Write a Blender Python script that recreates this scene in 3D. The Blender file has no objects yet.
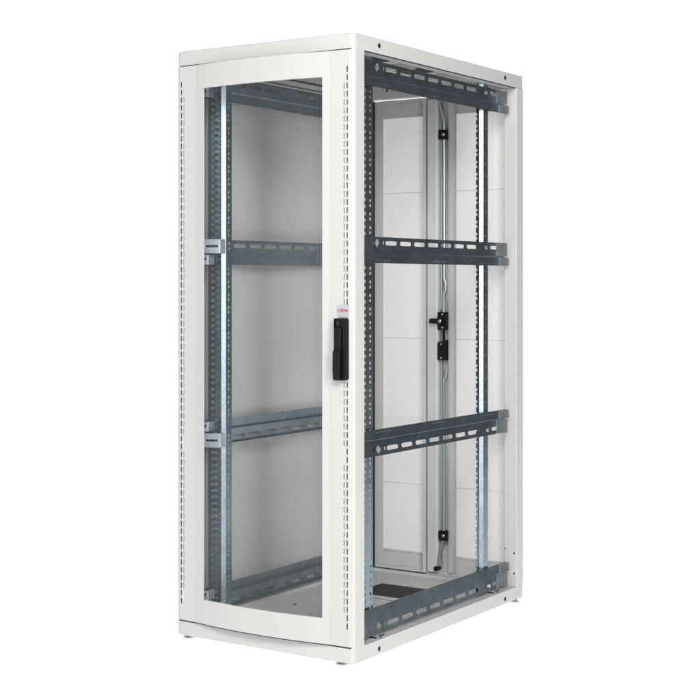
import bpy, bmesh, math, random
from mathutils import Vector, Matrix
from mathutils.geometry import tessellate_polygon
random.seed(4)
SC = bpy.context.scene
COL = SC.collection
PI = math.pi

# ------------------------------------------------------------------ sizes (metres)
WORLD_DIM, FLOOR_L = 0.08, 1.04
H, W, D = 2.0, 0.728, 1.192        # body height, width, depth: x runs -W..0, y runs 0..D, z runs 0..H
FOOT = 0.020                       # the levelling feet lift the body off the floor

# ------------------------------------------------------------------ materials
def new_mat(name):
    m = bpy.data.materials.new(name); m.use_nodes = True
    nt = m.node_tree
    return m, nt, nt.nodes['Principled BSDF'], nt.nodes['Material Output']

def noise_bump(nt, bsdf, scale, strength, dist=0.001, detail=2.0):
    tc = nt.nodes.new('ShaderNodeTexCoord')
    n = nt.nodes.new('ShaderNodeTexNoise'); n.inputs['Scale'].default_value = scale
    n.inputs['Detail'].default_value = detail
    b = nt.nodes.new('ShaderNodeBump'); b.inputs['Strength'].default_value = strength
    b.inputs['Distance'].default_value = dist
    nt.links.new(tc.outputs['Object'], n.inputs['Vector'])
    nt.links.new(n.outputs['Fac'], b.inputs['Height'])
    nt.links.new(b.outputs['Normal'], bsdf.inputs['Normal'])
    return tc, n

def paint(name, col, rough=0.42):
    m, nt, b, o = new_mat(name)
    b.inputs['Base Color'].default_value = (*col, 1)
    b.inputs['Roughness'].default_value = rough
    b.inputs['Specular IOR Level'].default_value = 0.4
    noise_bump(nt, b, 900, 0.12, 0.0004)          # fine powder-coat texture
    tc = nt.nodes.new('ShaderNodeTexCoord')
    n = nt.nodes.new('ShaderNodeTexNoise'); n.inputs['Scale'].default_value = 3.5; n.inputs['Detail'].default_value = 4
    nt.links.new(tc.outputs['Object'], n.inputs['Vector'])
    r = nt.nodes.new('ShaderNodeMapRange'); r.inputs['To Min'].default_value = rough - .05; r.inputs['To Max'].default_value = rough + .07
    nt.links.new(n.outputs['Fac'], r.inputs['Value']); nt.links.new(r.outputs['Result'], b.inputs['Roughness'])
    return m

def zinc(name, c0, c1, rough=0.36, spangle=90):
    m, nt, b, o = new_mat(name)
    b.inputs['Metallic'].default_value = 1.0
    tc = nt.nodes.new('ShaderNodeTexCoord')
    v = nt.nodes.new('ShaderNodeTexVoronoi'); v.inputs['Scale'].default_value = spangle
    n = nt.nodes.new('ShaderNodeTexNoise'); n.inputs['Scale'].default_value = 14; n.inputs['Detail'].default_value = 5
    nt.links.new(tc.outputs['Object'], v.inputs['Vector']); nt.links.new(tc.outputs['Object'], n.inputs['Vector'])
    mx = nt.nodes.new('ShaderNodeMix'); mx.data_type = 'FLOAT'; mx.inputs[0].default_value = 0.75
    sep = nt.nodes.new('ShaderNodeSeparateColor'); nt.links.new(v.outputs['Color'], sep.inputs[0])
    nt.links.new(sep.outputs[0], mx.inputs[2]); nt.links.new(n.outputs['Fac'], mx.inputs[3])
    cr = nt.nodes.new('ShaderNodeValToRGB')
    cr.color_ramp.elements[0].position = 0.25; cr.color_ramp.elements[1].position = 0.75
    cr.color_ramp.elements[0].color = (*c0, 1); cr.color_ramp.elements[1].color = (*c1, 1)
    nt.links.new(mx.outputs[0], cr.inputs['Fac']); nt.links.new(cr.outputs['Color'], b.inputs['Base Color'])
    r = nt.nodes.new('ShaderNodeMapRange'); r.inputs['To Min'].default_value = rough - .04; r.inputs['To Max'].default_value = rough + .07
    nt.links.new(n.outputs['Fac'], r.inputs['Value']); nt.links.new(r.outputs['Result'], b.inputs['Roughness'])
    return m

def plain(name, col, rough=0.45, metal=0.0, bump=None):
    m, nt, b, o = new_mat(name)
    b.inputs['Base Color'].default_value = (*col, 1)
    b.inputs['Roughness'].default_value = rough
    b.inputs['Metallic'].default_value = metal
    if bump: noise_bump(nt, b, bump, 0.25, 0.0006)
    return m

PAINT = paint('light_grey_powder_coat', (0.52, 0.517, 0.507))
ZINC = zinc('galvanised_steel', (0.222, 0.276, 0.318), (0.325, 0.395, 0.445), 0.33, 120)
ZINCB = zinc('bright_zinc_plate', (0.55, 0.61, 0.66), (0.70, 0.76, 0.81), 0.54)
ZINCM = zinc('rail_end_gleam_zinc', (0.34, 0.385, 0.41), (0.50, 0.55, 0.58), 0.48, 120)
BLACK = plain('black_plastic', (0.007, 0.007, 0.009), 0.42, bump=700)
BLACK.node_tree.nodes['Principled BSDF'].inputs['Specular IOR Level'].default_value = 0.22
BLACKM = plain('black_steel', (0.010, 0.010, 0.011), 0.45)
DARK = plain('dark_hole', (0.01, 0.01, 0.01), 0.8)
CHROME = plain('chromed_steel', (0.82, 0.84, 0.86), 0.34, 0.75)
ROD = plain('bright_drawn_steel', (0.50, 0.55, 0.57), 0.42, 1.0)
SCREWM = plain('zinc_screw', (0.62, 0.65, 0.68), 0.3, 1.0)
GASKET_GAP = plain('gasket_and_gap_black', (0.018, 0.018, 0.018), 0.7)  # gasket black, also used for the dark lines of gaps
LABELM = plain('silver_label', (0.43, 0.43, 0.475), 0.35)
REDM = plain('red_print', (0.50, 0.012, 0.010), 0.5)
PINKM = plain('pale_print', (0.50, 0.40, 0.42), 0.5)

def brush_mat():
    m, nt, b, o = new_mat('black_bristles')
    tc = nt.nodes.new('ShaderNodeTexCoord')
    w = nt.nodes.new('ShaderNodeTexNoise'); w.inputs['Scale'].default_value = 1.0; w.inputs['Detail'].default_value = 3
    mp = nt.nodes.new('ShaderNodeMapping'); mp.inputs['Scale'].default_value = (400, 18, 18)
    nt.links.new(tc.outputs['Object'], mp.inputs['Vector']); nt.links.new(mp.outputs['Vector'], w.inputs['Vector'])
    cr = nt.nodes.new('ShaderNodeValToRGB')
    cr.color_ramp.elements[0].color = (0.006, 0.006, 0.006, 1); cr.color_ramp.elements[1].color = (0.05, 0.05, 0.05, 1)
    nt.links.new(w.outputs['Fac'], cr.inputs['Fac']); nt.links.new(cr.outputs['Color'], b.inputs['Base Color'])
    b.inputs['Roughness'].default_value = 0.8
    return m
BRUSH = brush_mat()

def glass_mat():
    m = bpy.data.materials.new('tinted_safety_glass'); m.use_nodes = True
    nt = m.node_tree; nt.nodes.clear()
    out = nt.nodes.new('ShaderNodeOutputMaterial')
    tr = nt.nodes.new('ShaderNodeBsdfTransparent'); tr.inputs['Color'].default_value = (0.945, 0.95, 0.945, 1)
    gl = nt.nodes.new('ShaderNodeBsdfGlossy'); gl.inputs['Roughness'].default_value = 0.03
    gl.inputs['Color'].default_value = (0.9, 0.95, 0.95, 1)
    fr = nt.nodes.new('ShaderNodeFresnel')
    ge = nt.nodes.new('ShaderNodeNewGeometry'); io = nt.nodes.new('ShaderNodeMix'); io.data_type = 'FLOAT'   # same reflectance from either side of the thin pane
    io.inputs[2].default_value = 1.45; io.inputs[3].default_value = 1 / 1.45
    nt.links.new(ge.outputs['Backfacing'], io.inputs[0]); nt.links.new(io.outputs[0], fr.inputs['IOR'])
    mx = nt.nodes.new('ShaderNodeMixShader')
    nt.links.new(fr.outputs[0], mx.inputs[0]); nt.links.new(tr.outputs[0], mx.inputs[1]); nt.links.new(gl.outputs[0], mx.inputs[2])
    nt.links.new(mx.outputs[0], out.inputs['Surface'])
    return m
GLASS = glass_mat()

def perforated_mat(pitch=0.0054, t=0.80):
    """painted sheet punched with a staggered grid of round holes"""
    m, nt, b, o = new_mat('perforated_sheet')
    b.inputs['Base Color'].default_value = (0.58, 0.56, 0.553, 1); b.inputs['Roughness'].default_value = 0.45
    tc = nt.nodes.new('ShaderNodeTexCoord'); sp = nt.nodes.new('ShaderNodeSeparateXYZ')
    nt.links.new(tc.outputs['Object'], sp.inputs[0])
    def mth(op, a, c=None):
        n = nt.nodes.new('ShaderNodeMath'); n.operation = op
        for i, v in enumerate((a, c)):
            if v is None: continue
            if isinstance(v, (int, float)): n.inputs[i].default_value = v
            else: nt.links.new(v, n.inputs[i])
        return n.outputs[0]
    u = mth('ADD', sp.outputs['X'], sp.outputs['Z']); v = mth('SUBTRACT', sp.outputs['X'], sp.outputs['Z'])
    k = 2 * PI / (pitch * 1.0)
    s = mth('ADD', mth('COSINE', mth('MULTIPLY', u, k)), mth('COSINE', mth('MULTIPLY', v, k)))
    hole = mth('GREATER_THAN', s, t)
    tr = nt.nodes.new('ShaderNodeBsdfTransparent'); mx = nt.nodes.new('ShaderNodeMixShader')
    nt.links.new(hole, mx.inputs[0]); nt.links.new(b.outputs[0], mx.inputs[1]); nt.links.new(tr.outputs[0], mx.inputs[2])
    nt.links.new(mx.outputs[0], o.inputs['Surface'])
    return m
PERF = perforated_mat()

# ------------------------------------------------------------------ mesh helpers
def box(bm, x0, x1, y0, y1, z0, z1):
    vs = [bm.verts.new((x, y, z)) for z in (z0, z1) for y in (y0, y1) for x in (x0, x1)]
    for f in ((0, 2, 3, 1), (4, 5, 7, 6), (0, 1, 5, 4), (2, 6, 7, 3), (0, 4, 6, 2), (1, 3, 7, 5)):
        bm.faces.new([vs[i] for i in f])

def prism(bm, loop, axis, a0, a1):
    """extrude a closed 2-D loop along an axis; loop coordinates are the other two axes in xyz order"""
    def P(p, a):
        if axis == 'x': return (a, p[0], p[1])
        if axis == 'y': return (p[0], a, p[1])
        return (p[0], p[1], a)
    A = [bm.verts.new(P(p, a0)) for p in loop]; B = [bm.verts.new(P(p, a1)) for p in loop]
    n = len(loop)
    for i in range(n): bm.faces.new((A[i], A[(i + 1) % n], B[(i + 1) % n], B[i]))
    bm.faces.new(A[::-1]); bm.faces.new(B)

def holed(bm, axis, a0, a1, outer, holes):
    """plate of thickness a0..a1 along axis with shaped holes cut through it"""
    def P(p, a):
        if axis == 'x': return (a, p[0], p[1])
        if axis == 'y': return (p[0], a, p[1])
        return (p[0], p[1], a)
    loops = [outer] + holes
    flat = [p for l in loops for p in l]
    tris = tessellate_polygon([[Vector((p[0], p[1], 0)) for p in l] for l in loops])
    for a in (a0, a1):
        vs = [bm.verts.new(P(p, a)) for p in flat]
        for t in tris:
            try: bm.faces.new([vs[i] for i in t])
            except ValueError: pass
        if a == a0: V0 = vs
        else: V1 = vs
    k = 0
    for l in loops:
        n = len(l)
        for i in range(n):
            j = (i + 1) % n
            bm.faces.new((V0[k + i], V0[k + j], V1[k + j], V1[k + i]))
        k += n

def grid_plate(bm, fn, u0, u1, v0, v1, cols):
    """plate cut into upright strips; cols = [(ua, ub, [(va, vb), ...])] are the strips that carry holes. fn(ua,ub,va,vb) adds a solid box"""
    u = u0
    for ua, ub, hs in sorted(cols):
        if ua > u: fn(u, ua, v0, v1)
        v = v0
        for va, vb in sorted(hs):
            fn(ua, ub, v, va); v = vb
        fn(ua, ub, v, v1)
        u = ub
    if u1 > u: fn(u, u1, v0, v1)

def rect(a0, a1, b0, b1): return [(a0, b0), (a1, b0), (a1, b1), (a0, b1)]
def slot(ca, cb, la, lb, n=5):
    """obround hole, long axis first coordinate"""
    r = lb / 2; h = la / 2 - r; L = []
    for i in range(n + 1): t = -PI / 2 + PI * i / n; L.append((ca + h + r * math.cos(t), cb + r * math.sin(t)))
    for i in range(n + 1): t = PI / 2 + PI * i / n; L.append((ca - h + r * math.cos(t), cb + r * math.sin(t)))
    return L
def circ(ca, cb, r, n=12, rb=None):
    rb = rb or r
    return [(ca + r * math.cos(2 * PI * i / n), cb + rb * math.sin(2 * PI * i / n)) for i in range(n)]

def tube(bm, pts, r, n=10):
    pts = [Vector(p) for p in pts]; rings = []
    for i, p in enumerate(pts):
        d = (pts[min(i + 1, len(pts) - 1)] - pts[max(i - 1, 0)]).normalized()
        up = Vector((0, 1, 0)) if abs(d.y) < .9 else Vector((1, 0, 0))
        a = d.cross(up).normalized(); b = d.cross(a)
        rings.append([bm.verts.new(p + a * r * math.cos(2 * PI * k / n) + b * r * math.sin(2 * PI * k / n)) for k in range(n)])
    for A, B in zip(rings, rings[1:]):
        for k in range(n): bm.faces.new((A[k], A[(k + 1) % n], B[(k + 1) % n], B[k]))
    bm.faces.new(rings[0][::-1]); bm.faces.new(rings[-1])

def disc_head(bm, c, axis, r, h, n=16, dome=True):
    """screw head: short domed cylinder standing out along axis (a signed unit vector)"""
    c = Vector(c); ax = Vector(axis)
    a = ax.orthogonal().normalized(); b = ax.cross(a)
    prof = [(r, 0), (r, h * .6), (r * .75, h)] if dome else [(r, 0), (r, h)]
    rings = [[bm.verts.new(c + ax * z + (a * math.cos(2 * PI * k / n) + b * math.sin(2 * PI * k / n)) * q) for k in range(n)] for q, z in prof]
    for A, B in zip(rings, rings[1:]):
        for k in range(n): bm.faces.new((A[k], A[(k + 1) % n], B[(k + 1) % n], B[k]))
    bm.faces.new(rings[-1]); bm.faces.new(rings[0][::-1])

def lathe(bm, c, prof, n=24):
    rings = [[bm.verts.new((c[0] + q * math.cos(2 * PI * k / n), c[1] + q * math.sin(2 * PI * k / n), c[2] + z)) for k in range(n)] for q, z in prof]
    for A, B in zip(rings, rings[1:]):
        for k in range(n): bm.faces.new((A[k], A[(k + 1) % n], B[(k + 1) % n], B[k]))
    bm.faces.new(rings[0][::-1]); bm.faces.new(rings[-1])

ROOT = bpy.data.objects.new('server_cabinet', None); COL.objects.link(ROOT)
ROOT.location = (-W / 2, D / 2, 0); ROOT.empty_display_size = 0.3
ROOT['label'] = 'tall light grey server cabinet with a bowed glass door, black handle and open right side'
ROOT['category'] = 'server cabinet'
OFF = Vector((W / 2, -D / 2, FOOT))

def part(name, bm, mat, parent=None, smooth=False, bevel=0, segs=2, label=None, sharp=35):
    bmesh.ops.recalc_face_normals(bm, faces=bm.faces[:])
    me = bpy.data.meshes.new(name); bm.to_mesh(me); bm.free()
    me.materials.append(mat)
    o = bpy.data.objects.new(name, me); COL.objects.link(o)
    if parent is None: o.parent = ROOT; o.location = OFF
    else: o.parent = parent
    if smooth:
        me.polygons.foreach_set('use_smooth', [True] * len(me.polygons))
        try: me.set_sharp_from_angle(angle=math.radians(sharp))
        except Exception: pass
    if bevel:
        md = o.modifiers.new('bevel', 'BEVEL'); md.width = bevel; md.segments = segs
        md.limit_method = 'ANGLE'; md.angle_limit = math.radians(40)
    if label: o['label'] = label
    return o
NB = bmesh.new

# ------------------------------------------------------------------ top cover and base (rounded plan, hollow)
def plan(inset=0.0, r=0.016, n=5):
    x0, x1, y0, y1 = -W + inset, -inset, inset, D - inset
    L = []
    for cx, cy, a in ((x1 - r, y1 - r, 0), (x0 + r, y1 - r, PI / 2), (x0 + r, y0 + r, PI), (x1 - r, y0 + r, 1.5 * PI)):
        for i in range(n + 1):
            t = a + PI / 2 * i / n; L.append((cx + r * math.cos(t), cy + r * math.sin(t)))
    return L

def lid(z_open, z_in, z_out, inset):
    bm = NB(); e = 0.0025 * (1 if z_out > z_open else -1)
    outer = plan(); outer_i = plan(0.0025, 0.0135); inner = plan(inset, 0.006)
    def ring(l, z): return [bm.verts.new((p[0], p[1], z)) for p in l]
    rs = [ring(inner, z_in), ring(inner, z_open), ring(outer, z_open), ring(outer, z_out - e), ring(outer_i, z_out)]
    for A, B in zip(rs, rs[1:]):
        n = len(A)
        for k in range(n): bm.faces.new((A[k], A[(k + 1) % n], B[(k + 1) % n], B[k]))
    bm.faces.new(rs[0]); bm.faces.new(rs[-1])
    return bm
top = part('top_cover', lid(1.951, 1.984, 2.0, 0.052), PAINT, smooth=True)
base = part('base', lid(0.048, 0.022, 0.0, 0.050), PAINT, smooth=True)

def side_screw(y, z, par):
    bm = NB(); disc_head(bm, (0.0004, y, z), (1, 0, 0), 0.0075, 0.0022); 
    part('screw', bm, BLACKM, par, smooth=True)
for y in (0.149, 1.0346): side_screw(y, 1.977, top); side_screw(y, 0.0195, base)

# cable brush panel fitted under the roof, plus roof stiffeners
bm = NB(); box(bm, -.60, -.13, .28, .50, 1.978, 1.9835)
part('roof_panel', bm, PAINT, top, bevel=.0015)
bm = NB(); box(bm, -W + .0521, -W + .0555, .06, 1.135, 1.9665, 1.9725); part('dark_strip', bm, GASKET_GAP, top)  # black strip standing in for the shade of the roof-edge gap
bm = NB(); box(bm, -.0075, -.0040, .064, 1.128, 1.9485, 1.9509); part('dark_strip', bm, GASKET_GAP, top)  # thin black line along the cap's lower edge
for y in (.56, .86):
    bm = NB(); box(bm, -.62, -.11, y, y + .012, 1.962, 1.9835); part('stiffener', bm, PAINT, top, bevel=.0015)
for a in ((-.29, -.14, .335, .445, 1.975, 1.9779), (-.27, -.14, .62, .78, 1.980, 1.9829)):
    bm = NB(); box(bm, *a); part('cable_brush', bm, BRUSH, top)
for x, y in ((-.524, 1.037), (-.446, 1.016)):
    bm = NB(); disc_head(bm, (x, y, 1.984), (0, 0, -1), 0.008, 0.010); disc_head(bm, (x, y, 1.984), (0, 0, -1), 0.004, 0.022)
    part('screw', bm, BLACKM, top, smooth=True)

# ------------------------------------------------------------------ four corner posts
def front_post(mir):
    r = 0.011; L = [(0, .061), (0, .002 + r)]
    for i in range(1, 6):
        t = PI / 2 * i / 5; L.append((-r + r * math.cos(t), .002 + r - r * math.sin(t)))
    L += [(-r, .026), (-.050, .026), (-.050, .0275), (-r - .006, .0275), (-.003, .0275), (-.003, .0595), (-.022, .0595), (-.022, .061)]
    # keep it a simple ring: outer corner, door rebate, return lip
    L = [(0, .061), (0, .002 + r)] + [(-r + r * math.cos(PI / 2 * i / 5), .002 + r - r * math.sin(PI / 2 * i / 5)) for i in range(1, 6)] + [(-r, .026), (-.042, .026), (-.042, .040), (-.026, .061)]
    if mir: L = [(-W - p[0], p[1]) for p in L]
    bm = NB(); prism(bm, L, 'z', 0.048, 1.951)
    return bm
def rear_post(mir):
    r = 0.010
    L = [(0, 1.130), (-.053, 1.130), (-.053, 1.150), (-.045, 1.160), (-.045, D)]
    L += [(-r + r * math.sin(PI / 2 * i / 5), D - r + r * math.cos(PI / 2 * i / 5)) for i in range(0, 6)]
    if mir: L = [(-W - p[0], p[1]) for p in L]
    bm = NB(); prism(bm, L, 'z', 0.048, 1.951)
    return bm
fpR = part('corner_post', front_post(0), PAINT, smooth=True)
fpL = part('corner_post', front_post(1), PAINT, smooth=True)
rpR = part('corner_post', rear_post(0), PAINT, smooth=True, bevel=.002)
rpL = part('corner_post', rear_post(1), PAINT, smooth=True, bevel=.002)
# rivets / holes in the rear post
for x, z in ((-.010, .175), (-.010, .098), (-.047, .190), (-.047, 1.285), (-.047, .718), (-.047, 1.87)):
    bm = NB(); disc_head(bm, (x, 1.1300, z), (0, -1, 0), 0.0036, 0.0012, 12)
    part('rivet', bm, DARK if x > -.02 else SCREWM, rpR, smooth=True)

# ------------------------------------------------------------------ floor tray with plates and cable brush
bm = NB()
holed(bm, 'z', 0.034, 0.037, rect(-W + .051, -.051, .051, D - .051), [rect(-.500, -.170, .752, .962)])
tray = part('floor_tray', bm, PAINT, base)
for a in ((-.63, -.10, .33, .60, .0375, .0405), (-.60, -.13, .625, .69, .0375, .0415), (-.60, -.13, .705, .738, .0375, .0415)):
    bm = NB(); box(bm, *a); part('floor_plate', bm, PAINT, base, bevel=.0012)
for a in ((-.52, -.15, .745, .97, .0285, .0336), (-.56, -.16, .692, .703, .0376, .0392)):
    bm = NB(); box(bm, *a); part('cable_brush', bm, BRUSH, base)
for x, y in ((-.548, .446), (-.20, .45), (-.55, .65)):
    bm = NB(); disc_head(bm, (x, y, .0405), (0, 0, 1), .006, .003); part('screw', bm, BLACKM, base, smooth=True)
# small clips on the sill
for y in (.157, .975):
    bm = NB(); box(bm, -.042, -.018, y, y + .008, .048, .051); box(bm, -.012, -.007, y + .016, y + .02, .048, .0505)
    box(bm, -.026, -.022, y + .03, y + .06, .048, .0505)
    part('clip', bm, BLACKM, base)

# ------------------------------------------------------------------ levelling feet
for x, y in ((-.070, .034), (-W + .0215, .034), (-.0215, D - .038), (-W + .0215, D - .038)):
    bm = NB(); lathe(bm, (x, y, -FOOT), [(.0185, 0), (.021, .002), (.021, .0065), (.017, .0095), (.0075, .0105), (.0075, FOOT)])
    box(bm, x - .015, x + .006, y - .0215, y - .0205, -.0125, -.0115)
    f = part('levelling_foot', bm, CHROME, smooth=True)
    bm = NB(); prism(bm, circ(x, y, .0125, 6), 'z', -.0085, -.0012); part('nut', bm, ZINC, f)

# ------------------------------------------------------------------ left side panel
bm = NB()
box(bm, -W + .0015, -W + .0035, .062, 1.129, .050, 1.949)
for y in (.062, 1.117): box(bm, -W + .0035, -W + .016, y, y + .012, .050, 1.949)
part('side_panel', bm, PAINT)

# ------------------------------------------------------------------ mounting rails (19 inch uprights)
T = .0016
ZB, ZT = .052, 1.948
def uholes():
    out = []; z = .085
    while z < 1.915: out.append((z, z + .0085)); z += .01482
    return out
def pairs():
    out = []; z = .078
    while z < 1.91: out += [(z, z + .009), (z + .0165, z + .0255)]; z += .04445
    return out
def rounds():
    out = []; z = .075
    while z < 1.92: out.append((z, z + .0100)); z += .0222
    return out
def front_rail(mir):
    bm = NB(); m = lambda x: (-W - x) if mir else x
    def bx(x0, x1, y0, y1, z0, z1):
        a, b = sorted((m(x0), m(x1))); box(bm, a, b, y0, y1, z0, z1)
    xo = -.0475
    grid_plate(bm, lambda ya, yb, za, zb: bx(xo - T, xo, ya, yb, za, zb), .112, .185, ZB, ZT,
               [(.128, .1440, rounds()), (.1650, .1775, pairs())])
    grid_plate(bm, lambda xa, xb, za, zb: bx(xa, xb, .150, .150 + T, za, zb), -.083, xo - T, ZB, ZT,
               [(-.0770, -.0690, uholes()), (-.0600, -.0495, rounds())])
    # joggle web, front land, inner web
    L = [(-.083, .150 + T), (-.0815, .150), (-.1055, .1120), (-.107, .1120 + T)]
    if mir: L = [(-W - p[0], p[1]) for p in L]
    prism(bm, L, 'z', ZB, ZT)
    L = [(-.1065, .1120), (-.1175, .1230), (-.1175, .1230 + T), (-.1065, .1120 + T)]
    if mir: L = [(-W - p[0], p[1]) for p in L]
    prism(bm, L, 'z', ZB, ZT)
    grid_plate(bm, lambda ya, yb, za, zb: bx(-.1180, -.1180 + T, ya, yb, za, zb), .123 + T, .155, ZB, ZT,
               [(.135, .1425, pairs()[::1])])
    return bm
mrR = part('mounting_rail', front_rail(0), ZINC)
mrL = part('mounting_rail', front_rail(1), ZINC)
def rear_rail(mir):
    bm = NB(); m = lambda x: (-W - x) if mir else x
    def bx(x0, x1, y0, y1, z0, z1):
        a, b = sorted((m(x0), m(x1))); box(bm, a, b, y0, y1, z0, z1)
    grid_plate(bm, lambda ya, yb, za, zb: bx(-.0475 - T, -.0475, ya, yb, za, zb), .952 + T, .988, ZB, ZT,
               [(.968, .972, [(z, z + .006) for z in [.09 + .04445 * i for i in range(41)]])])
    L = [(-.0600, .9410), (-.0475, .9520), (-.0475, .9542), (-.0600, .9432)]
    if mir: L = [(-W - p[0], p[1]) for p in L]
    prism(bm, L, 'z', ZB, ZT)
    grid_plate(bm, lambda ya, yb, za, zb: bx(-.0605, -.0605 + T, ya, yb, za, zb), .917, .941, ZB, ZT, [(.917, .9275, pairs())])
    return bm
part('mounting_rail', rear_rail(0), ZINC); part('mounting_rail', rear_rail(1), ZINC)

# ------------------------------------------------------------------ depth rails with slots
def depth_rail(z0, flip, mir):
    """flip: slots below, flange above"""
    hgt = .087
    zz = (lambda z: z0 + hgt - z) if flip else (lambda z: z0 + z)
    xx = (lambda x: -W - x) if mir else (lambda x: x)
    y0, y1 = .064, 1.112
    zb_step = z0 + hgt - .0335; LEAN = .006 if z0 > .3 else .009
    bm = NB()
    xs, xf = -.0440, -.0375
    H_ = []
    zc = zz(.067)
    for k in range(7): H_.append(slot(.295 + k * .0932, zc, .073, .0145))
    H_.append([(.192, zc), (.2, zc + .009), (.2075, zc + .0155), (.215, zc + .009), (.223, zc), (.215, zc - .009), (.2075, zc - .0155), (.2, zc - .009)])
    for y in (.247, .178, .951): H_.append(circ(y, zc, .0045, 8, .0075))
    H_.append(slot(1.03, zc, .06, .013))
    za, zb = sorted((zz(.036), zz(.087)))
    a, b = sorted((xx(xs), xx(xs - T)))
    holed(bm, 'x', a, b, rect(y0, y1, za, zb), H_)
    n0 = len(bm.verts)
    # joggle to the flange
    L = [(xs, zz(.036)), (xf, zz(.031)), (xf - T, zz(.031)), (xs - T, zz(.036))]
    prism(bm, [(xx(p[0]), p[1]) for p in [(q[0], q[1]) for q in L]], 'y', y0, y1) if False else None
    Ls = [(xx(p[0]), p[1]) for p in L]
    A = [bm.verts.new((p[0], y0, p[1])) for p in Ls]; B = [bm.verts.new((p[0], y1, p[1])) for p in Ls]
    for i in range(4): bm.faces.new((A[i], A[(i + 1) % 4], B[(i + 1) % 4], B[i]))
    F_ = []
    zh = zz(.009)
    for s in (.178, .556, .915):
        for k in range(7): F_.append(circ(s + k * .0158, zh, .0022, 6, .0032))
    za, zb = sorted((zz(0), zz(.031)))
    a, b = sorted((xx(xf), xx(xf - T)))
    holed(bm, 'x', a, b, rect(y0, y1, za, zb), F_)
    # return lip on the slotted edge
    za, zb = sorted((zz(.087), zz(.0854)))
    a, b = sorted((xx(xs - T), xx(xs - .014)))
    box(bm, a, b, y0, y1, za, zb)
    if flip:                                    # lean added to darken the lower rails' reflections: lands slope inwards towards the top
        sg_ = -1 if not mir else 1
        for v in bm.verts:
            t_ = (v.co.z - zb_step) / .0335 if v.co.z > zb_step else 1.5 * (v.co.z - zz(.087)) / .051 - .5
            v.co.x -= sg_ * LEAN * (1 - min(1, t_))
    r = part('depth_rail', bm, ZINC)
    # front bracket: face plate with a slot, and a stepped lug
    bm = NB()
    za, zb = sorted((zz(.037), zz(.086)))
    a, b = sorted((xx(-.116), xx(-.054)))
    zm = (za + zb) / 2
    c0, c1 = sorted((xx(-.108), xx(-.070)))
    holed(bm, 'y', .0625, .0645, rect(a, b, za, zb), [slot((c0 + c1) / 2, zm, .042, .0075)])
    a2, b2 = sorted((xx(-.054), xx(-.046))); box(bm, a2, b2, .0625, .0645, za, zb)
    a3, b3 = sorted((xx(-.116), xx(-.114))); box(bm, a3, b3, .0925, .150, za, zb)
    za, zb = sorted((zz(-.002), zz(.032)))
    a, b = sorted((xx(-.076), xx(-.050)))
    holed(bm, 'y', .0625, .0645, rect(a, b, za, zb), [circ((a + b) / 2 + (.004 if mir else -.004), (za + zb) / 2 + .003, .0042, 10)])
    a3, b3 = sorted((xx(-.076), xx(-.074))); box(bm, a3, b3, .0770, .112, za, zb)
    for v in bm.verts:                          # plate turned to catch more light: it slants back towards the middle
        if v.co.y < .0646: v.co.y += .40 * ((-.046 - v.co.x) if not mir else (v.co.x + W - .046))
    part('end_bracket', bm, ZINCB, r, bevel=.0006, segs=1)
    bm = NB(); xl = xx(-.0635); zl = zz(.017)
    disc_head(bm, (xl, .0690, zl), (0, -1, 0), .0042, .0012, 12); part('bolt_or_hole', bm, BLACKM, r)  # black disc standing in for the dark of the lug's hole
    bm = NB(); disc_head(bm, (xx(-.056), .0660, zz(.080)), (0, -1, 0), .0028, .0012, 12); part('bolt_or_hole', bm, BLACKM, r)
    # rear bracket: plates curved and in lighter zinc, adding the rail end's bright reflection
    bm = NB()
    cv = lambda a, b, n, xa, xb: [(a + (b - a) * t ** 2.2, xa + (xb - xa) * t) for t in [i / n for i in range(n + 1)]]
    L0 = [(-.0425, 1.020), (-.0405, 1.055), (-.033, 1.085), (-.0325, 1.1125), (-.0345, 1.1125), (-.035, 1.0855), (-.0425, 1.0555), (-.0438, 1.020)]
    L1 = [(-.0358, 1.062), (-.0350, 1.085), (-.0265, 1.1080), (-.0255, 1.1185), (-.0275, 1.1185), (-.0285, 1.1085), (-.0370, 1.0855), (-.0373, 1.062)]
    p0 = cv(-.0432, -.0310, 9, 1.050, 1.112); L0 = p0 + [(p[0] - .002, p[1]) for p in p0[::-1]]
    p1 = cv(-.0367, -.0255, 9, 1.058, 1.116); L1 = p1 + [(p[0] - .002, p[1]) for p in p1[::-1]]
    za, zb = sorted((zz(.0365), zz(.0865))); prism(bm, [(xx(p[0]), p[1]) for p in L0], 'z', za, zb)
    za, zb = sorted((zz(.0005), zz(.0305))); prism(bm, [(xx(p[0]), p[1]) for p in L1], 'z', za, zb)
    if flip:
        sg_ = -1 if not mir else 1
        for v in bm.verts:
            t_ = (v.co.z - zb_step) / .0335 if v.co.z > zb_step else 1.5 * (v.co.z - zz(.087)) / .051 - .5
            v.co.y -= 1.5 * LEAN * (1 - min(1, t_))
            v.co.x -= sg_ * LEAN * (1 - min(1, t_))
    part('end_bracket', bm, ZINCM, r, smooth=True, sharp=50)
    sg = -1 if mir else 1
    for y in (.088, .968):
        lean_ = 0
        if flip: lean_ = LEAN * (1 - (1.5 * (zc - zz(.087)) / .051 - .5))
        xb_ = xx(xs) + sg * (lean_ + .0003)
        bm = NB(); disc_head(bm, (xb_, y, zc), (sg, 0, 0), .0085, .002, 18); 
        lb = circ(y, zc, .0062, 6)
        a, b = sorted((xb_ + sg * .002, xb_ + sg * .0065)); prism(bm, lb, 'x', a, b)
        part('bolt_or_hole', bm, SCREWM, r)
    return r
for mir in (0, 1):
    for z0, fl in ((1.8505, 0), (1.272, 0), (.638, 1), (.056, 1)): depth_rail(z0, fl, mir)

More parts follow.
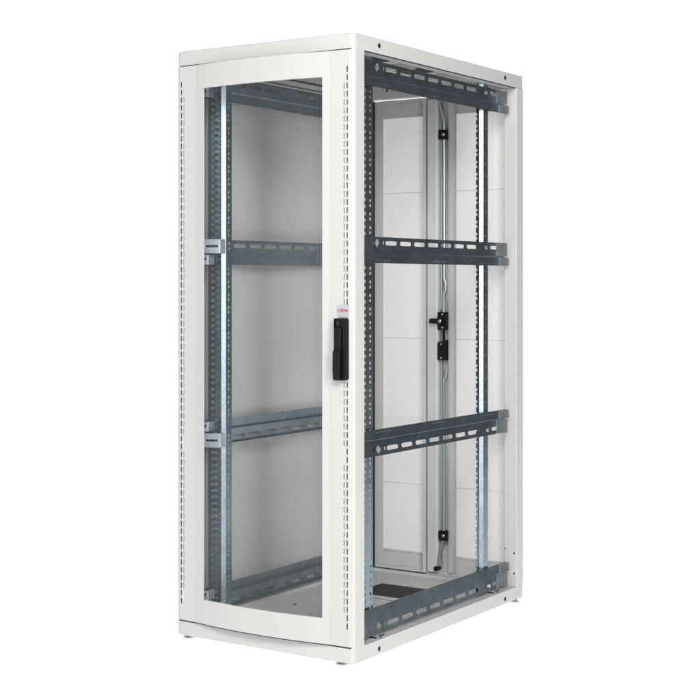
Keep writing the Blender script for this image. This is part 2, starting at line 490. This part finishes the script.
# ------------------------------------------------------------------ glass front door
DX0, DX1, F0, F1 = -.7172, -.0108, -.6412, -.0882
WX0, WX1, WZ0, WZ1 = -.6025, -.1140, .1355, 1.8655
DZ0, DZ1 = .0535, 1.9465
BOW = .024
def dy(x):
    if x <= F0: return -.003 - .003 * (x - DX0) / (F0 - DX0)
    if x >= F1: return -.003 - .003 * (DX1 - x) / (DX1 - F1)
    t = (x - F0) / (F1 - F0)
    return -.006 - BOW * 4 * t * (1 - t)
DT = .018            # hollow flanks
DM = .0075           # single skin round the glass
def door_mesh():
    bm = NB()
    n = 22
    xs = [F0 + (F1 - F0) * i / n for i in range(n + 1)]
    xs = sorted(set([round(x, 5) for x in xs] + [WX0, WX1]))
    def block(xa, xb, za, zb):
        vs = []
        for x in (xa, xb):
            vs.append([bm.verts.new((x, dy(x) + d, z)) for d in (0, DM) for z in (za, zb)])
        a, b = vs
        bm.faces.new((a[0], b[0], b[1], a[1])); bm.faces.new((a[2], a[3], b[3], b[2]))
        bm.faces.new((a[0], a[2], b[2], b[0])); bm.faces.new((a[1], b[1], b[3], a[3]))
    def cap(x, za, zb): bm.faces.new([bm.verts.new((x, dy(x) + d, z)) for d, z in ((0, za), (DM, za), (DM, zb), (0, zb))])
    for xa, xb in zip(xs, xs[1:]):
        if xa >= WX0 - 1e-6 and xb <= WX1 + 1e-6:
            block(xa, xb, DZ0, WZ0); block(xa, xb, WZ1, DZ1)
        else: block(xa, xb, DZ0, DZ1)
    cap(WX0, WZ0, WZ1); cap(WX1, WZ0, WZ1)
    bmesh.ops.remove_doubles(bm, verts=bm.verts[:], dist=1e-6)
    return bm
door = part('glass_door', door_mesh(), PAINT, smooth=True, sharp=30)
# pierced flanks: front skin with two columns of slots over a hollow box
def flank(mir):
    bm = NB(); mx = (lambda x: -W - x) if mir else (lambda x: x)
    ts = .0014
    xa_, xb_ = (F1, DX1 - .004)
    def sheet(x0, x1, z0, z1):
        vs = []
        for x in (x0, x1):
            X = mx(x); y = dy(X) ; vs.append([bm.verts.new((X, y + d, z)) for d in (0, ts) for z in (z0, z1)])
        a, b = vs
        for q in ((a[0], b[0], b[1], a[1]), (a[2], a[3], b[3], b[2]), (a[0], a[2], b[2], b[0]), (a[1], b[1], b[3], a[3]), (a[0], a[1], a[3], a[2]), (b[0], b[2], b[3], b[1])):
            bm.faces.new(q)
    P = .026366
    outer = [(.1188 + P * i - .0098, .1188 + P * i + .0098) for i in range(68) if not (.895 < .1188 + P * i < 1.135 and not mir)]
    inner = [(.1188 + P * i - .0098, .1188 + P * i + .0098) for i in range(2, 66) if i not in (20, 21) and not (.895 < .1188 + P * i < 1.135 and not mir)]
    grid_plate(bm, sheet, xa_, xb_, DZ0, DZ1, [(-.0362, -.0332, inner), (-.0258, -.0204, outer)])
    # rounded long edge, rims and back skin
    X0 = DX1 - .004; y0 = dy(mx(X0)); r = .004
    L = [(X0, y0 + ts)] + [(X0 + r * math.sin(PI / 2 * i / 4), dy(mx(X0)) + r - r * math.cos(PI / 2 * i / 4)) for i in range(5)] + [(DX1, y0 + DT), (DX1 - .0016, y0 + DT), (DX1 - .0016, y0 + r)]
    prism(bm, [(mx(p[0]), p[1]) for p in L], 'z', DZ0, DZ1)
    a, b = sorted((mx(F1 + .0005), mx(DX1 - .0017)))
    box(bm, a, b, -.003 + DT - ts, -.003 + DT, DZ0, DZ1)
    w0, w1 = sorted((mx(F1 + .0004), mx(F1 + .0018))); box(bm, w0, w1, -.003 + .0008, -.003 + DT - ts - .0002, DZ0 + .002, DZ1 - .002)
    for z in (DZ0, DZ1 - ts): box(bm, a, b, -.003 + ts + .0002, -.003 + DT - ts, z + .0001, z + ts - .0001)
    return bm
for mir in (0, 1): part('door_flank', flank(mir), PAINT, door, smooth=True, sharp=30)
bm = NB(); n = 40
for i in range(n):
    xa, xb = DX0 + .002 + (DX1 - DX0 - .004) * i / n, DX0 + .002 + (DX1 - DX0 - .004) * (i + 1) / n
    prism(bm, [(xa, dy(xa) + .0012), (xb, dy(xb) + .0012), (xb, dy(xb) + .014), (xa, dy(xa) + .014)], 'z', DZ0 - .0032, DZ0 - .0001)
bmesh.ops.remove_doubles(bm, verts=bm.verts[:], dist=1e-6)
part('door_gap_shade', bm, GASKET_GAP, door)  # black strip drawn as the shade line under the bowed door
# glass pane following the bow, seated behind the frame
bm = NB(); prev = None
gx0, gx1 = WX0 - .006, WX1 + .006
for i in range(31):
    x = gx0 + (gx1 - gx0) * i / 30
    cur = [bm.verts.new((x, dy(x) + DM * .7, z)) for z in (WZ0 - .006, WZ1 + .006)]
    if prev: bm.faces.new((prev[0], cur[0], cur[1], prev[1]))
    prev = cur
part('glass_pane', bm, GLASS, door, smooth=True)

# swing handle
def rrect(a0, a1, b0, b1, r, n=4):
    L = []
    for ca, cb, t0 in ((a1 - r, b1 - r, 0), (a0 + r, b1 - r, PI / 2), (a0 + r, b0 + r, PI), (a1 - r, b0 + r, 1.5 * PI)):
        for i in range(n + 1):
            t = t0 + PI / 2 * i / n; L.append((ca + r * math.cos(t), cb + r * math.sin(t)))
    return L
yf = -.006
bm = NB()
prism(bm, rrect(-.0595, -.0170, .899, 1.095, .006), 'y', yf - .012, yf + .003)
for xa, xb in ((-.0595, -.0555), (-.0262, -.0170)): prism(bm, rrect(xa, xb, .9005, 1.0945, .003), 'y', yf - .019, yf - .0122)
prism(bm, rrect(-.0545, -.0268, 1.066, 1.0935, .009), 'y', yf - .017, yf - .0123)
hb = part('door_handle', bm, BLACK, door, bevel=.0016)
bm = NB()
# lever: side profile (y,z) extruded across, thick at the grip and slim at the pivot
prof = [(yf - .013, 1.064), (yf - .0215, 1.066), (yf - .025, 1.058), (yf - .0262, 1.000), (yf - .0262, .9955), (yf - .0325, .991), (yf - .0335, .930), (yf - .031, .902), (yf - .024, .898), (yf - .013, .902)]
prism(bm, prof, 'x', -.0560, -.0305)
part('handle_lever', bm, BLACK, door, bevel=.0022, segs=3)
bm = NB(); prism(bm, circ(-.0432, 1.079, .0068, 18), 'y', yf - .0215, yf - .0201)
part('lock_cylinder', bm, BLACKM, door)

# label with the red word
bm = NB(); prism(bm, rrect(-.0575, -.0175, 1.0975, 1.1355, .0015), 'y', yf - .0012, yf + .003)
lab = part('name_label', bm, LABELM, door)
def text_mesh(txt, size, loc, mat, parent, name, sx=1.0):
    cu = bpy.data.curves.new(name, 'FONT'); cu.body = txt; cu.size = size; cu.align_x = 'CENTER'; cu.align_y = 'CENTER'
    cu.extrude = .0002; cu.offset = size * .013; cu.space_character = 1.06
    tmp = bpy.data.objects.new('tmp_text', cu); COL.objects.link(tmp)
    dg = bpy.context.evaluated_depsgraph_get(); dg.update()
    me = bpy.data.meshes.new_from_object(tmp.evaluated_get(dg))
    bpy.data.objects.remove(tmp)
    me.transform(Matrix.Translation(loc) @ Matrix.Rotation(PI / 2, 4, 'X') @ Matrix.Diagonal((sx, 1, 1, 1)))
    me.materials.clear(); me.materials.append(mat)
    o = bpy.data.objects.new(name, me); COL.objects.link(o); o.parent = parent
    return o
text_mesh('roline', .0168, (-.0375, yf - .0016, 1.1205), REDM, door, 'lettering', .95)
bm = NB(); box(bm, -.054, -.021, yf - .0016, yf - .0012, 1.1108, 1.1122)
part('label_stripe', bm, PINKM, door)

# ------------------------------------------------------------------ perforated double rear door
YB0, YB1 = 1.150, 1.176
LZ0, LZ1 = .053, 1.943
BANDS = (.3985, .984, 1.5693)
def leaf(x0, x1, px0, px1, name_parts):
    bm = NB(); ysh = 1.166
    # sheet frame round the perforated field
    box(bm, x0, px0, ysh, ysh + .002, LZ0, LZ1); box(bm, px1, x1, ysh, ysh + .002, LZ0, LZ1)
    pitch = .0137
    def row(za, zb, zc):
        hs = []; x = px0 + .008
        while x < px1 - .006: hs.append(rect(x - .0018, x + .0018, zc - .0018, zc + .0018)); x += pitch
        holed(bm, 'y', ysh, ysh + .002, rect(px0, px1, za, zb), hs)
        box(bm, px0, px1, ysh + .0050, ysh + .0065, za, zb)  # backing added behind the row so its holes look dark
    row(1.872, LZ1, 1.881); row(LZ0, .128, .119)
    for z in BANDS: box(bm, px0, px1, ysh, ysh + .002, z - .0013, z + .0013)
    # folded rims
    box(bm, x0, x0 + .014, YB0, ysh, LZ0, LZ1); box(bm, x1 - .014, x1, YB0, ysh, LZ0, LZ1)
    box(bm, x0 + .014, x1 - .014, YB0, ysh, LZ1 - .012, LZ1); box(bm, x0 + .014, x1 - .014, YB0, ysh, LZ0, LZ0 + .012)
    o = part('rear_door', bm, PAINT, bevel=.0012)
    bm = NB(); z = .128
    for zb in list(BANDS) + [1.872 + .0013]:
        vs = [bm.verts.new(p) for p in ((px0, ysh + .001, z), (px1, ysh + .001, z), (px1, ysh + .001, zb - .0013), (px0, ysh + .001, zb - .0013))]
        bm.faces.new(vs); z = zb + .0013
    part('perforated_sheet', bm, PERF, o)
    return o
la = leaf(-.682, -.404, -.6235, -.4295, '')
lb = leaf(-.400, -.046, -.283, -.066, '')
# gasket along the hinge side, rim strip in the middle
bm = NB(); box(bm, -.6600, -.6520, 1.1465, 1.1495, LZ0, LZ1); box(bm, -.67, -.41, 1.150, 1.152, LZ0 - .0045, LZ0 - .001)
part('gasket', bm, GASKET_GAP, la)
# stepped centre profile of the right leaf
bm = NB()
L = [(-.3995, 1.1655), (-.3995, 1.142), (-.392, 1.142), (-.392, 1.128), (-.3535, 1.128), (-.3465, 1.134), (-.3435, 1.160), (-.304, 1.160), (-.304, 1.140), (-.290, 1.140), (-.284, 1.150), (-.284, 1.1655)]
prism(bm, L, 'z', LZ0 + .012, LZ1 - .012)
part('centre_profile', bm, PAINT, lb, bevel=.0012)
bm = NB(); box(bm, -.4215, -.4055, 1.141, 1.150, LZ0 + .002, LZ1 - .002)
part('edge_profile', bm, PAINT, la, bevel=.0015)
# lock rods, guides and latch
YR = 1.136
bm = NB()
tube(bm, [(-.352, YR, 1.955), (-.350, YR, 1.935), (-.3235, YR - .002, 1.858), (-.321, YR, 1.84), (-.321, YR, 1.225), (-.314, YR, 1.205), (-.314, YR, 1.178), (-.322, YR, 1.165), (-.322, YR, 1.09)], .0056)
tube(bm, [(-.322, YR, .905), (-.322, YR, .862), (-.310, YR - .004, .845)], .0015, 6)
part('lock_rod', bm, ROD, lb, smooth=True)
bm = NB()
tube(bm, [(-.309, YR, .868), (-.313, YR, .836), (-.322, YR, .826), (-.322, YR, .225), (-.3225, YR, .20), (-.347, YR - .002, .115), (-.350, YR, .085)], .0056)
part('lock_rod', bm, ROD, lb, smooth=True)
bm = NB(); tube(bm, [(-.3405, 1.150, 1.92), (-.3405, 1.150, 1.10)], .0045, 8); tube(bm, [(-.3405, 1.150, .90), (-.3405, 1.150, .08)], .0045, 8)
part('guide_channel', bm, ROD, lb, smooth=True)
for z in (1.790, .212):
    bm = NB(); prism(bm, rrect(-.340, -.303, z - .019, z + .019, .003), 'y', YR - .010, YR + .020)
    g = part('rod_guide', bm, BLACK, lb, bevel=.0012)
    bm = NB(); disc_head(bm, (-.319, YR - .010, z), (0, -1, 0), .0065, .003); part('screw', bm, SCREWM, lb, smooth=True)
bm = NB(); tube(bm, [(-.3505, YR - .014, .080), (-.3505, YR + .012, .080)], .0100, 14); part('roller', bm, BLACK, lb, smooth=True)
bm = NB()
prism(bm, rrect(-.3435, -.3050, 1.022, 1.092, .003), 'y', YR - .012, YR + .016)
prism(bm, rrect(-.3230, -.3140, .970, 1.028, .002), 'y', YR - .010, YR - .002)
prism(bm, [(-.3440, .902), (-.3080, .902), (-.3080, .982), (-.318, .982), (-.325, .977), (-.3440, .972)], 'y', YR - .012, YR + .016)
prism(bm, rrect(-.3720, -.3385, 1.0465, 1.0665, .006), 'y', YR - .030, YR - .0125)
prism(bm, circ(-.330, 1.0565, .0135, 18), 'y', YR - .020, YR - .0122)
lt = part('latch', bm, BLACK, lb, bevel=.0012)
for x, z, r in ((-.322, 1.083, .0045), (-.330, 1.0565, .007), (-.322, 1.031, .0045), (-.327, .966, .0042), (-.327, .912, .0042)):
    bm = NB(); disc_head(bm, (x, YR - .012 - (.008 if r > .006 else 0), z), (0, -1, 0), r, .003, 14); part('screw', bm, SCREWM, lb, smooth=True)

# ------------------------------------------------------------------ studio: white floor made opal and lit from below to lose shadows, white backdrop light
VD = Vector((-.551, .8345, 0)); VP = Vector((.8345, .551, 0))      # along and across the studio floor
bm = NB(); ctr = Vector((-.36, .6, 0)) + VD * 1.0
FL, FW = 14.0, 6.8
bm.faces.new([bm.verts.new(ctr + VP * a * FW / 2 + VD * b * FL / 2) for a, b in ((-1, -1), (1, -1), (1, 1), (-1, 1))])
me = bpy.data.meshes.new('floor'); bm.to_mesh(me); bm.free()
fl = bpy.data.objects.new('floor', me); COL.objects.link(fl); fl['kind'] = 'structure'
fl['label'] = 'seamless white opal studio floor under the cabinet'
m = bpy.data.materials.new('opal_acrylic'); m.use_nodes = True; nt = m.node_tree; nt.nodes.clear()
out = nt.nodes.new('ShaderNodeOutputMaterial'); t = nt.nodes.new('ShaderNodeBsdfTranslucent'); d = nt.nodes.new('ShaderNodeBsdfDiffuse')
t.inputs['Color'].default_value = (.98, .98, .98, 1); d.inputs['Color'].default_value = (.95, .95, .95, 1)
mx = nt.nodes.new('ShaderNodeMixShader'); mx.inputs[0].default_value = 0.12
nt.links.new(t.outputs[0], mx.inputs[1]); nt.links.new(d.outputs[0], mx.inputs[2]); nt.links.new(mx.outputs[0], out.inputs['Surface'])
me.materials.append(m)

# the studio: a white backdrop behind the cabinet, dim walls everywhere else
w = bpy.data.worlds.new('World'); SC.world = w; w.use_nodes = True; nt = w.node_tree
bg = nt.nodes['Background']
tc = nt.nodes.new('ShaderNodeTexCoord')
dot = nt.nodes.new('ShaderNodeVectorMath'); dot.operation = 'DOT_PRODUCT'; dot.inputs[1].default_value = VD
nt.links.new(tc.outputs['Generated'], dot.inputs[0])
mr = nt.nodes.new('ShaderNodeMapRange'); mr.interpolation_type = 'SMOOTHSTEP'
mr.inputs['From Min'].default_value = .60; mr.inputs['From Max'].default_value = .80
mr.inputs['To Min'].default_value = WORLD_DIM; mr.inputs['To Max'].default_value = 1.30
nt.links.new(dot.outputs['Value'], mr.inputs['Value'])
# glow added at the front left to brighten the zinc
d2 = nt.nodes.new('ShaderNodeVectorMath'); d2.operation = 'DOT_PRODUCT'; d2.inputs[1].default_value = (-.75, -.66, .05)
nt.links.new(tc.outputs['Generated'], d2.inputs[0])
m2 = nt.nodes.new('ShaderNodeMapRange'); m2.interpolation_type = 'SMOOTHSTEP'
m2.inputs['From Min'].default_value = .35; m2.inputs['From Max'].default_value = .85; m2.inputs['To Max'].default_value = .60
nt.links.new(d2.outputs['Value'], m2.inputs['Value'])
sm = nt.nodes.new('ShaderNodeMath'); sm.operation = 'ADD'
nt.links.new(mr.outputs['Result'], sm.inputs[0]); nt.links.new(m2.outputs['Result'], sm.inputs[1])
nt.links.new(sm.outputs[0], bg.inputs['Strength'])
bg.inputs['Color'].default_value = (1, 1, 1, 1)

def area(name, loc, target, size, power, col=(1, 1, 1), sy=None):
    l = bpy.data.lights.new(name, 'AREA'); l.shape = 'RECTANGLE'; l.size = size; l.size_y = sy or size; l.energy = power; l.color = col
    o = bpy.data.objects.new(name, l); COL.objects.link(o); o.location = loc
    d = Vector(target) - Vector(loc)
    o.rotation_euler = d.to_track_quat('-Z', 'Y').to_euler()
    return o
# unseen lamp added under the opal floor to keep it white and shadowless
lb_ = area('underfloor_fill', ctr - Vector((0, 0, .03)), ctr, FW, FLOOR_L * PI * FW * FL, sy=FL)
lb_.rotation_euler = (PI, 0, math.atan2(-VD.x, VD.y))
area('softbox', (0.3, -4.9, 2.5), (-.36, .4, 1.1), 2.0, 25, (1, .998, .99), sy=3.2)
area('front_softbox', (2.6, -3.9, 4.2), (-.36, .6, 1.2), 2.0, 225, (1, .995, .988))
area('right_softbox', (4.6, -2.9, 2.3), (-.36, .7, 1.2), 1.5, 246, (1, .995, .988), sy=3.6)

# ------------------------------------------------------------------ camera
cam = bpy.data.cameras.new('camera'); co = bpy.data.objects.new('camera', cam); COL.objects.link(co)
co.location = (2.511, -3.825, 1.21 + FOOT)
co.rotation_euler = (PI / 2, 0, math.atan2(.551, .8345))
cam.sensor_width = 36; cam.lens = 36 * 1448 / 700; cam.shift_y = -68 / 700
cam.clip_start = .05; cam.clip_end = 300
SC.camera = co
SC.view_settings.view_transform = 'Standard'; SC.view_settings.look = 'None'
SC.view_settings.exposure = 0; SC.view_settings.gamma = 1
SC.cycles.transparent_max_bounces = 24; SC.cycles.max_bounces = 12
